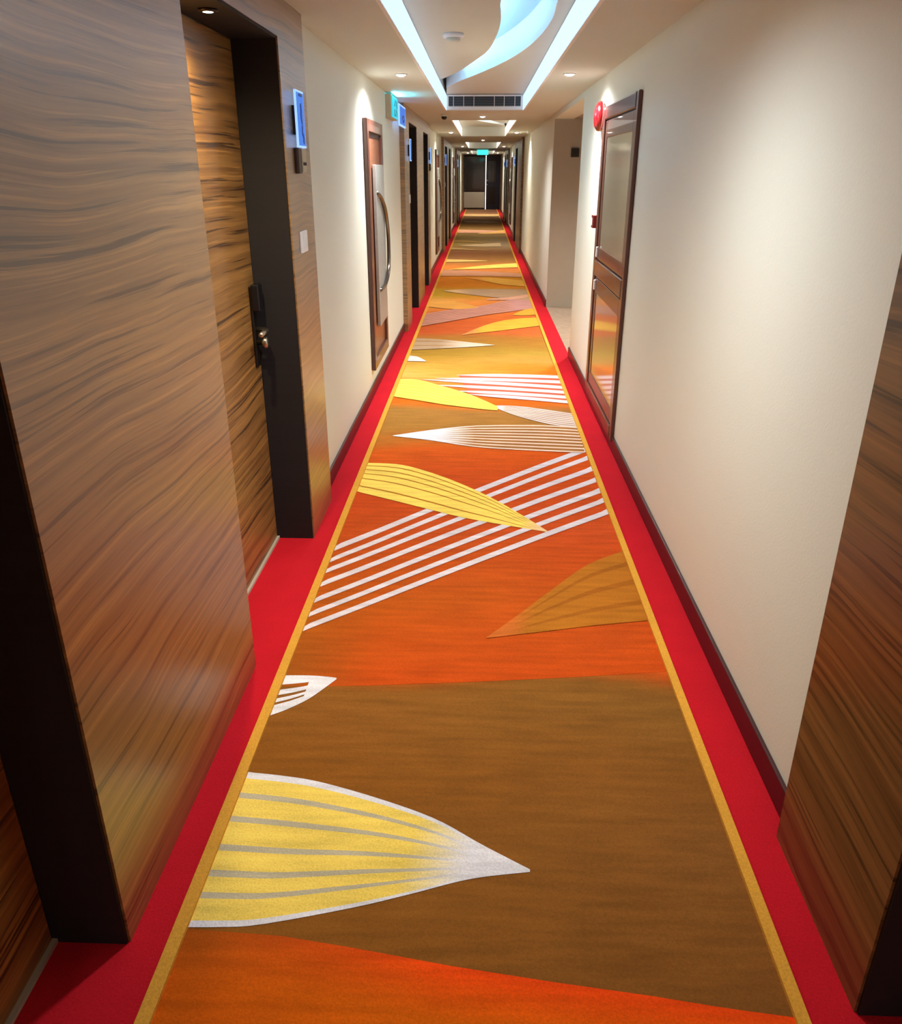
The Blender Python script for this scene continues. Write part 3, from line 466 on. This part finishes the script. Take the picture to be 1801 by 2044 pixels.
# ------------------------------------------------------------------ wooden door portals
HZ = 2.12                                  # head height of the door recesses
door_no = [0]; trim_no = [0]
def portal(side, y0, y1, recs):
    """side -1 left, +1 right; recs: list of (ya, yb, handle side) door recesses"""
    f = PL if side < 0 else PR; back = -1.10 if side < 0 else 1.10; dx = -0.97 if side < 0 else 1.0
    trim_no[0] += 1
    bs = []; c = y0
    def X(a, b): return (min(a, b), max(a, b))
    for ya, yb, h in recs:
        bs.append(X(back, f) + (c, ya, 0, CZ)); c = yb
        bs.append(X(back, f) + (ya, yb, HZ, CZ))
    bs.append(X(back, f) + (c, y1, 0, CZ))
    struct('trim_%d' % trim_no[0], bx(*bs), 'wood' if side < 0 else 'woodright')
    for ya, yb, h in recs:
        door_no[0] += 1
        i = f + 0.006 * side            # lining starts just behind the face
        t = 0.008
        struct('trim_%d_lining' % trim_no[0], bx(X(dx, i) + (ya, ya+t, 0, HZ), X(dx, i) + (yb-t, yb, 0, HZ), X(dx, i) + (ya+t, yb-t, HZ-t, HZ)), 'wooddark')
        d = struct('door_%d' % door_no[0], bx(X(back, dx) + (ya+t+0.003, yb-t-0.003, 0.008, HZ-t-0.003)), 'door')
        struct('door_sill', bx(X(dx, dx - side*0.012) + (ya+t, yb-t, 0, 0.012)), 'board', d)
        if h is None: continue
        hy = yb - 0.075 if h > 0 else ya + 0.075
        q = -side
        e = lambda v: dx + q*v
        struct('handle_plate', bx(X(e(0), e(0.012)) + (hy-0.024, hy+0.024, 0.86, 1.20)), 'darkmetal', d, bevel=0.004)
        struct('card_reader', bx(X(e(0.012), e(0.045)) + (hy-0.034, hy+0.030, 1.10, 1.21)), 'black', d, bevel=0.006)
        struct('lever', tube([(e(0.01), hy, 1.02), (e(0.05), hy, 1.02), (e(0.062), hy-0.02*h, 1.02), (e(0.062), hy-0.12*h, 1.018)], 0.010), 'chrome', d, smooth=True)
        struct('knob', lathe([(0.012, 0), (0.012, 0.022*q), (0.024, 0.026*q), (0.026, 0.042*q), (0.018, 0.048*q)], (e(0.012), hy, 0.965), 'x'), 'chrome', d, smooth=True)
        cx = (f + dx) / 2; cy = (ya + yb) / 2 - 0.02
def rec(y0, ys): return ys
portal(-1, -0.35, 3.97, [(0.16, 1.275, -1), (2.39, 3.485, 1)])
portal(-1, 8.87, 13.2, [(9.44, 10.55, -1), (11.72, 12.72, 1)])
portal(-1, 18.0, 22.3, [(18.6, 19.7, -1), (20.8, 21.8, 1)])
portal(-1, 27.2, 31.5, [(27.8, 28.9, -1), (30.0, 31.0, 1)])
portal(-1, 36.4, 38.5, [(36.9, 37.9, -1)])
portal(1, -2.65, 1.65, [(-2.1, -1.0, -1), (0.08, 1.165, 1)])
portal(1, 17.9, 21.7, [(20.1, 21.15, 1)])
portal(1, 27.2, 31.5, [(27.8, 28.9, -1), (30.0, 31.0, 1)])
portal(1, 36.4, 38.5, [(36.9, 37.9, -1)])

# ------------------------------------------------------------------ lamps
def spot(name, loc, power, size=2.3, blend=1.0, col=(1.0, 0.93, 0.85), r=0.035, parent=None):
    ld = bpy.data.lights.new(name, 'SPOT'); ld.energy = power; ld.spot_size = size; ld.spot_blend = blend
    ld.color = col; ld.shadow_soft_size = r
    o = bpy.data.objects.new(name, ld); COL.objects.link(o); o.location = loc
    if parent: o.parent = parent
    return o
DL = [(-0.575, 6.30, 'left of the nearest visible pair, before the air grille'), (0.60, 6.30, 'right of the nearest visible pair, near the fire bell'),
      (0.0, 11.07, 'single one just beyond the air grille'), (-0.56, 15.68, 'left one flanking the second ceiling tray'),
      (0.61, 15.68, 'right one flanking the second ceiling tray'), (0.02, 19.6, 'single one between second and third trays'),
      (-0.56, 24.87, 'left one flanking the third ceiling tray'), (0.62, 24.87, 'right one flanking the third ceiling tray'),
      (-0.56, 34.3, 'left one of the farthest pair'), (0.62, 34.3, 'right one of the farthest pair'),
      (0.1, 37.6, 'single added one brightening the end of the corridor')]  # added with its lamp to brighten the board at the end
def make_downlight():
    t = thing('downlight', (0, 0, CZ), 'x', 'light', 'recessed ceiling downlights')
    obj('trim_ring', lathe([(0.040, 0.002), (0.052, 0.0), (0.056, -0.004), (0.044, -0.008), (0.038, -0.003)], (0, 0, 0)), 'white', t, smooth=True)
    obj('lens', lathe([(0.036, -0.001), (0.038, -0.008), (0.030, -0.014), (0.015, -0.018)], (0, 0, 0)), 'lens', t, smooth=True)
    return t
d0 = make_downlight()
DL += [(0.02, 2.55, 'added unseen one overhead, lighting the near walls')]  # invented fitting out of view, goes with the added near lamp
for k, (x, y, txt) in enumerate(DL):
    o = d0 if k == 0 else dup(d0)
    o.location = (x, y, CZ); o.scale = (0.82, 0.82, 0.82); o['label'] = 'small round white recessed ceiling downlight, ' + txt
for x, y in [(p[0], p[1]) for p in DL if p[1] > 4] + [(-0.575, -2.6), (0.6, -2.6)]:  # the pair behind the camera is unseen, added to raise the light level
    spot('downlight_lamp', (x, y, CZ - 0.03), SPOT_W * (1.25 if abs(x) < 0.1 else 1.0) * (0.9 if y > 23 else 1.0) * (0.9 if y < 4 else 1.2 if y < 7 else 1.0), size=2.8 if y < 7 else 2.55, r=0.05, col=(1.0, 0.98, 0.96) if y < 12 else (1.0, 0.90, 0.78))
spot('downlight_lamp', (0.02, 2.55, CZ - 0.03), 44.0, size=2.9, r=0.06, col=(0.95, 0.98, 1.0))  # added lamp out of view, evens the light on near walls and floor
# little lamps in the heads of the door recesses
rl = thing('recess_light', (-0.866, 2.88, HZ - 0.008), 'tiny bright downlight in the dark head of the nearest left door recess', 'light')
obj('trim_ring', lathe([(0.018, 0.0), (0.030, 0.0), (0.032, -0.005), (0.022, -0.008)], (0, 0, 0)), 'darkmetal', rl, smooth=True)
obj('lens', lathe([(0.016, -0.002), (0.016, -0.008), (0.006, -0.010)], (0, 0, 0)), 'lensdim', rl)
spot('recess_lamp', (-0.85, 2.72, HZ - 0.03), 22.0, size=2.9, col=(1.0, 0.76, 0.40), r=0.02)
spot('lobby_lamp', (1.3, 8.6, 2.17), 130.0, size=2.6, col=(1.0, 0.93, 0.82), r=0.08)

# ------------------------------------------------------------------ things on the ceiling
t = thing('ceiling_vent', (0, 10.05, 2.35), 'wide grey air grille in a white frame at the end of the near ceiling tray', 'air vent')
def at(o, bm, name, mat, **k):
    """mesh given in world metres, parented to an empty o that is not at the origin"""
    bm.transform(Matrix.Translation(-Vector(o.location)))
    return obj(name, bm, mat, o, **k)
gx0, gx1, gz0, gz1 = -0.385, 0.425, 2.308, 2.408
at(t, bx((gx0, gx1, 10.035, 10.046, gz0, gz1)), 'backing', 'black')
at(t, bx((TX0+0.003, TX1-0.003, 10.022, 10.049, CZ+0.004, gz0), (gx0-0.012, gx1+0.012, 10.022, 10.049, gz1, gz1+0.016), (gx0-0.02, gx0, 10.022, 10.049, gz0, gz1), (gx1, gx1+0.02, 10.022, 10.049, gz0, gz1)), 'frame', 'white', bevel=0.003)
for k in range(6):
    z = gz0 + 0.008 + k*0.0165
    at(t, bx((gx0, gx1, 10.026, 10.036, z, z+0.007)), 'slat', 'grille')
for x in (-0.33, -0.215, -0.10, 0.13, 0.24, 0.36):
    at(t, bx((x-0.003, x+0.003, 10.022, 10.036, gz0, gz1)), 'divider', 'white')
t = thing('smoke_detector', (-0.19, 5.72, PZ), 'round white smoke detector on the tray ceiling left of the light curve', 'smoke detector')
obj('base', lathe([(0.066, 0.0), (0.066, -0.018), (0.060, -0.024)], (0, 0, 0)), 'white', t, smooth=True)
obj('chamber', lathe([(0.044, -0.024), (0.046, -0.038), (0.038, -0.046), (0.03, -0.047)], (0, 0, 0)), 'panel', t, smooth=True)
t = thing('dome_camera', (-0.462, 10.66, CZ), 'small black dome security camera on the ceiling left of the air grille', 'camera')
obj('base', lathe([(0.040, 0.0), (0.040, -0.012), (0.036, -0.026)], (0, 0, 0)), 'soffit', t, smooth=True)
obj('dome', lathe([(0.034, -0.026), (0.033, -0.040), (0.026, -0.053), (0.012, -0.060)], (0, 0, 0)), 'black', t, smooth=True)

# ------------------------------------------------------------------ signs
t = thing('exit_sign', (XL, 7.93, 2.155), 'glowing cyan exit sign box high on the left cream wall', 'sign')
at(t, bx((XL, -0.79, 7.66, 8.18, 2.065, 2.25)), 'housing', 'board', bevel=0.004)
at(t, bx((-0.790, -0.782, 7.672, 8.168, 2.075, 2.242)), 'lit_face', 'exit')
g = []
for yc in (7.80, 7.98): pass
def stroke(bm, x, pts, w, d=0.003):
    for (a, b) in zip(pts, pts[1:]):
        v = Vector((b[0]-a[0], b[1]-a[1])); l = v.length; v.normalize(); n = Vector((-v.y, v.x)) * w / 2
        q = [(a[0]+n.x, a[1]+n.y), (b[0]+n.x, b[1]+n.y), (b[0]-n.x, b[1]-n.y), (a[0]-n.x, a[1]-n.y)]
        lo = [bm.verts.new((x, p[0], p[1])) for p in q]; hi = [bm.verts.new((x+d, p[0], p[1])) for p in q]
        bm.faces.new(lo); bm.faces.new(hi[::-1])
        for k in range(4): bm.faces.new((lo[k], lo[(k+1) % 4], hi[(k+1) % 4], hi[k]))
    bmesh.ops.recalc_face_normals(bm, faces=bm.faces)
for pts_ in ([(7.86, 2.175), (7.90, 2.215), (7.89, 2.17)], [(7.99, 2.215), (8.04, 2.19), (8.07, 2.165)], [(7.86, 2.14), (7.88, 2.10), (7.93, 2.095)], [(8.00, 2.14), (8.05, 2.125), (8.03, 2.09)]):
    bm = bmesh.new(); stroke(bm, -0.782, pts_, 0.018); at(t, bm, 'pictogram_stroke', 'tealdk')

t = thing('direction_sign', (XL, 8.5, 2.12), 'pale blue glowing panel sign with a light border beyond the cyan exit sign', 'sign')
for yb_ in (8.2, 8.74): at(t, bx((XL, -0.782, yb_, yb_+0.06, 2.07, 2.19)), 'bracket', 'white')
at(t, bx((-0.782, -0.772, 8.19, 8.85, 2.03, 2.215)), 'light_border', 'blueedge')
at(t, bx((-0.772, -0.768, 8.25, 8.79, 2.047, 2.198)), 'lit_face', 'blue')
bm = bmesh.new(); stroke(bm, -0.768, [(8.42, 2.09), (8.5, 2.12), (8.60, 2.12), (8.62, 2.08), (8.5, 2.075)], 0.02)
at(t, bm, 'figure', 'bluedk')

ld = bpy.data.lights.new('exit_sign_lamp', 'AREA'); ld.energy = 1.6; ld.color = (0.10, 0.75, 1.0); ld.shape = 'RECTANGLE'; ld.size = 0.03; ld.size_y = 0.45
lo = bpy.data.objects.new('exit_sign_lamp', ld); COL.objects.link(lo); lo.location = (-0.775, 7.92, 2.235); lo.rotation_euler = (0, math.radians(-125), 0)

def room_sign(side, y, label, h=0.215, w=0.155, z=1.735, first=None):
    t = thing('room_sign', (PL if side < 0 else PR, y, z), label, 'sign', 'lit room signs on the wooden portals')
    q = 1 if side < 0 else -1
    def B(a, b, *r): return (min(q*a, q*b), max(q*a, q*b)) + r
    obj('standoff', bx(B(0, 0.022, 0.05, 0.10, 0.05, 0.16)), 'darkmetal', t)
    obj('glass_edge', bx(B(0.022, 0.030, 0, w, 0, h)), 'blueedge', t)
    obj('lit_plate', bx(B(0.030, 0.032, 0.012, w-0.012, 0.008, h-0.008)), 'blue', t)
    bm = bmesh.new(); x = 0.032*q if q > 0 else 0.032*q - 0.002
    stroke(bm, x, [(0.075, 0.165), (0.085, 0.145), (0.070, 0.12), (0.09, 0.095)], 0.018, 0.002)
    stroke(bm, x, [(0.085, 0.085), (0.080, 0.055), (0.105, 0.04), (0.095, 0.018)], 0.014, 0.002)
    stroke(bm, x, [(0.05, 0.198), (0.11, 0.198)], 0.010, 0.002)
    obj('number', bm, 'bluedk', t)
    return t
def bell_plate(side, y, label, z=1.635):
    t = thing('doorbell_panel', (PL if side < 0 else PR, y, z), label, 'doorbell', 'doorbell plates under the room signs')
    q = 1 if side < 0 else -1
    def B(a, b, *r): return (min(q*a, q*b), max(q*a, q*b)) + r
    obj('back_box', bx(B(0, 0.02, 0, 0.055, 0, 0.10)), 'framedark', t, bevel=0.003)
    obj('plate', bx(B(0, 0.024, 0.055, 0.135, 0.006, 0.10)), 'chrome', t, bevel=0.003)
    for dy in (0.075, 0.11): obj('button', lathe([(0.007, 0), (0.007, 0.027*q), (0.004, 0.028*q)], (0, dy, 0.038), 'x', 12), 'framedark', t)
    return t
def switch(side, y, label, z=1.312):
    t = thing('light_switch', (PL if side < 0 else PR, y, z), label, 'switch', 'white switch plates on the wooden portals')
    q = 1 if side < 0 else -1
    def B(a, b, *r): return (min(q*a, q*b), max(q*a, q*b)) + r
    obj('plate', bx(B(0, 0.010, 0, 0.125, 0, 0.09)), 'white', t, bevel=0.003)
    obj('rocker', bx(B(0.010, 0.014, 0.04, 0.085, 0.02, 0.07)), 'white', t, bevel=0.002)
    return t
room_sign(-1, 3.60, 'glowing blue room sign on the wooden pilaster beside the nearest left door')
bell_plate(-1, 3.635, 'small dark and silver doorbell plate right below the nearest blue room sign')
switch(-1, 3.625, 'white rectangular switch plate on the wooden pilaster beside the nearest left door')
room_sign(-1, 9.22, 'glowing blue room sign on the second left portal, before its first dark recess')
switch(-1, 9.26, 'white switch plate on the second left portal, below its blue room sign')
room_sign(-1, 12.86, 'glowing room sign at the far edge of the second left portal')
bell_plate(-1, 12.95, 'dark doorbell plate at the far edge of the second left portal')
room_sign(-1, 18.36, 'glowing blue room sign on the third left portal, far down the corridor')
switch(-1, 18.40, 'white switch plate on the third left portal, far down the corridor')
room_sign(-1, 27.5, 'tiny glowing room sign on the fourth left portal near the corridor end')
room_sign(1, 21.3, 'glowing room sign on the right portal beyond the lift opening')
room_sign(1, 27.5, 'tiny glowing room sign on the last but one right portal')
room_sign(1, 31.12, 'tiny glowing room sign on the far edge of the last but one right portal')

# ------------------------------------------------------------------ framed wall panels with a silver strip and a bow
def wall_art():
    t = thing('wall_art', (XL, 6.14, 0.20), 'x', 'wall art', 'tall framed wall panels')
    W_, H_ = 0.935, 1.785
    fr = bmesh.new(); fw = 0.085
    for b in ((0, fw, 0, H_), (W_-fw, W_, 0, H_), (fw, W_-fw, 0, fw), (fw, W_-fw, H_-fw, H_)): box(fr, 0, 0.034, *b)
    obj('frame', fr, 'frame', t, bevel=0.006)
    obj('backing', bx((0, 0.012, fw, W_-fw, fw, H_-fw)), 'artpanel', t)
    obj('groove', bx((0.012, 0.018, fw, fw+0.03, fw, H_-fw), (0.012, 0.018, fw, W_-fw, H_-fw-0.03, H_-fw)), 'framedark', t)
    obj('silver_strip', bx((0.020, 0.046, 0.31, 0.82, 0.29, 1.485)), 'silver', t, bevel=0.004)
    pts = catmull([(0.048, 0.32, 1.29), (0.054, 0.52, 1.25), (0.062, 0.72, 1.15), (0.066, 0.84, 0.98), (0.066, 0.86, 0.80), (0.064, 0.80, 0.66), (0.058, 0.60, 0.58), (0.048, 0.34, 0.57)], 6)
    obj('curved_bow', tube(pts, 0.015), 'bow', t, smooth=True)
    return t
a0 = wall_art(); a0['label'] = 'tall mahogany framed panel with silver strip and curved bow on the near left wall'
dup(a0, (XL, 15.45, 0.20), label='second tall framed panel with silver strip and bow along the left wall')
dup(a0, (XL, 24.7, 0.20), label='third and farthest framed silver panel along the left wall')
c = dup(a0, (XR, 25.2, 0.20), label='slim framed silver panel far away on the right wall'); c.rotation_euler = (0, 0, math.pi)

# ------------------------------------------------------------------ framed glass service cupboard on the right wall
t = thing('service_cupboard', (XR, 4.86, 0.0), 'mahogany framed wall cupboard with two mirrored glass doors on the right wall', 'cupboard')
y0, y1, z0, z1 = 4.86, 6.21, 0.055, 2.05
fw = 0.085
fr = bmesh.new()
for b in ((y0, y0+0.06, z0, z1), (y1-fw, y1, z0, z1), (y0+fw, y1-fw, z0, z0+fw), (y0+fw, y1-fw, z1-fw, z1), (y0+fw, y1-fw, 0.935, 1.045)):
    box(fr, XR-0.024, XR, *b)
at(t, fr, 'frame', 'frame', bevel=0.009)
at(t, bx((XR-0.006, XR, y0+fw, y1-fw, z0+fw, 0.935), (XR-0.006, XR, y0+fw, y1-fw, 1.045, z1-fw)), 'groove', 'framedark')
for nm, a, b in (('upper', 1.055, z1-fw-0.008), ('lower', z0+fw+0.008, 0.925)):
    ya, yb = y0+fw+0.012, y1-fw-0.03; w_ = 0.105
    dm = bmesh.new()
    for q in ((ya, ya+w_*0.55, a, b), (yb-w_*0.7, yb, a, b), (ya+w_*0.55, yb-w_*0.7, a, a+w_*0.8), (ya+w_*0.55, yb-w_*0.7, b-w_, b)): box(dm, XR-0.016, XR-0.006, *q)
    d = at(t, dm, 'glass_door', 'frame', bevel=0.004)
    m = bx((XR-0.012, XR-0.008, ya+w_*0.55, yb-w_*0.7, a+w_*0.8, b-w_)); m.transform(Matrix.Translation(-Vector(t.location)))
    obj('pane', m, 'glass', d)
    zc = a + 0.05 if nm == 'upper' else b - 0.05
    m = bx((XR-0.030, XR-0.016, yb-0.05, yb-0.02, zc-0.035, zc+0.035)); m.transform(Matrix.Translation(-Vector(t.location)))
    obj('latch', m, 'white', d, bevel=0.003)

# fire bell and call point
t = thing('fire_bell', (XR, 6.36, 2.0), 'glossy red domed fire bell high on the right wall beside the cupboard', 'alarm')
obj('backplate', lathe([(0.075, 0), (0.075, -0.012), (0.07, -0.014)], (0, 0, 0), 'x'), 'white', t)
obj('gong', lathe([(0.098, -0.014), (0.100, -0.024), (0.092, -0.045), (0.066, -0.062), (0.030, -0.070), (0.010, -0.072)], (0, 0, 0), 'x', 36), 'redgloss', t, smooth=True)
t = thing('call_point', (XR, 6.275, 1.30), 'small red fire call point box on the right wall edge of the cupboard', 'alarm')
obj('box', bx((-0.045, 0, -0.042, 0.042, -0.045, 0.045)), 'redgloss', t, bevel=0.005)
obj('press_plate', bx((-0.048, -0.045, -0.024, 0.024, -0.026, 0.026)), 'white', t)
# lift lobby fittings
t = thing('floor_indicator', (1.128, 10.65, 1.842), 'small black display box on the grey wall inside the right opening', 'display')
obj('case', bx((-0.045, 0.05, -0.035, 0, -0.05, 0.05)), 'black', t, bevel=0.005)
obj('screen', bx((-0.03, 0.035, -0.037, -0.035, -0.03, 0.03)), 'darkmetal', t)
# ------------------------------------------------------------------ exit sign far down and the end of the corridor
t = thing('exit_sign', (0.02, 28.5, CZ), 'small bright green exit sign hanging from the ceiling near the corridor end', 'sign')
obj('bracket', bx((-0.02, 0.02, -0.012, 0.012, -0.02, 0.0)), 'chrome', t)
obj('housing', bx((-0.185, 0.185, -0.015, 0.015, -0.165, -0.02)), 'exitgreen', t, bevel=0.004)
bm = bmesh.new()
stroke(bm, -0.018, [(0.02, -0.06), (0.0, -0.10), (0.03, -0.14)], 0.014); stroke(bm, -0.018, [(0.0, -0.10), (-0.035, -0.14)], 0.014); stroke(bm, -0.018, [(-0.04, -0.08), (0.04, -0.075)], 0.012)
bm.transform(Matrix.Rotation(math.radians(-90), 4, 'Z'))
obj('running_figure', bm, 'slit', t)

E0 = Y1
t = thing('glass_partition', (-0.32, E0, 0), 'dark glazed partition with a grey board at its foot across the corridor end', 'partition')
at(t, bx((-0.85, -0.80, E0-0.02, E0+0.05, 0, 2.24), (0.135, 0.17, E0-0.02, E0+0.05, 0, 2.24), (-0.80, 0.135, E0-0.02, E0+0.05, 0, 0.06), (-0.80, 0.135, E0-0.02, E0+0.05, 0.74, 0.80), (-0.80, 0.135, E0-0.02, E0+0.05, 2.18, 2.24)), 'frame', 'framedark', bevel=0.004)
at(t, bx((-0.80, 0.135, E0+0.01, E0+0.02, 0.80, 2.18)), 'pane', 'darkglass')
at(t, bx((-0.79, 0.13, E0-0.035, E0-0.02, 0.07, 0.73)), 'board', 'board', bevel=0.01)
struct('trim_end', bx((-1.1, 1.1, E0-0.01, E0+0.05, 2.24, CZ + 0.01)), 'framedark')
struct('light_gap_1', bx((0.172, 0.196, E0+0.02, E0+0.03, 0.0, 2.24)), 'slit')  # glowing strip for the light coming through the gap beside the door
d = struct('door_end', bx((0.20, 0.86, E0-0.01, E0+0.04, 0.0, 2.24)), 'navy', bevel=0.004)
struct('glass_panel', bx((0.30, 0.62, E0-0.016, E0-0.01, 0.22, 0.95)), 'darkmetal', d)
struct('glass_panel', bx((0.30, 0.62, E0-0.016, E0-0.01, 1.15, 2.0)), 'darkglass', d)
struct('knob', lathe([(0.012, 0), (0.012, -0.03), (0.03, -0.035), (0.03, -0.06), (0.012, -0.065)], (0.245, E0-0.01, 1.21), 'y'), 'chrome', d, smooth=True)
struct('knob', lathe([(0.012, 0), (0.012, -0.03), (0.026, -0.035), (0.026, -0.06), (0.012, -0.065)], (0.245, E0-0.01, 1.04), 'y'), 'chrome', d, smooth=True)
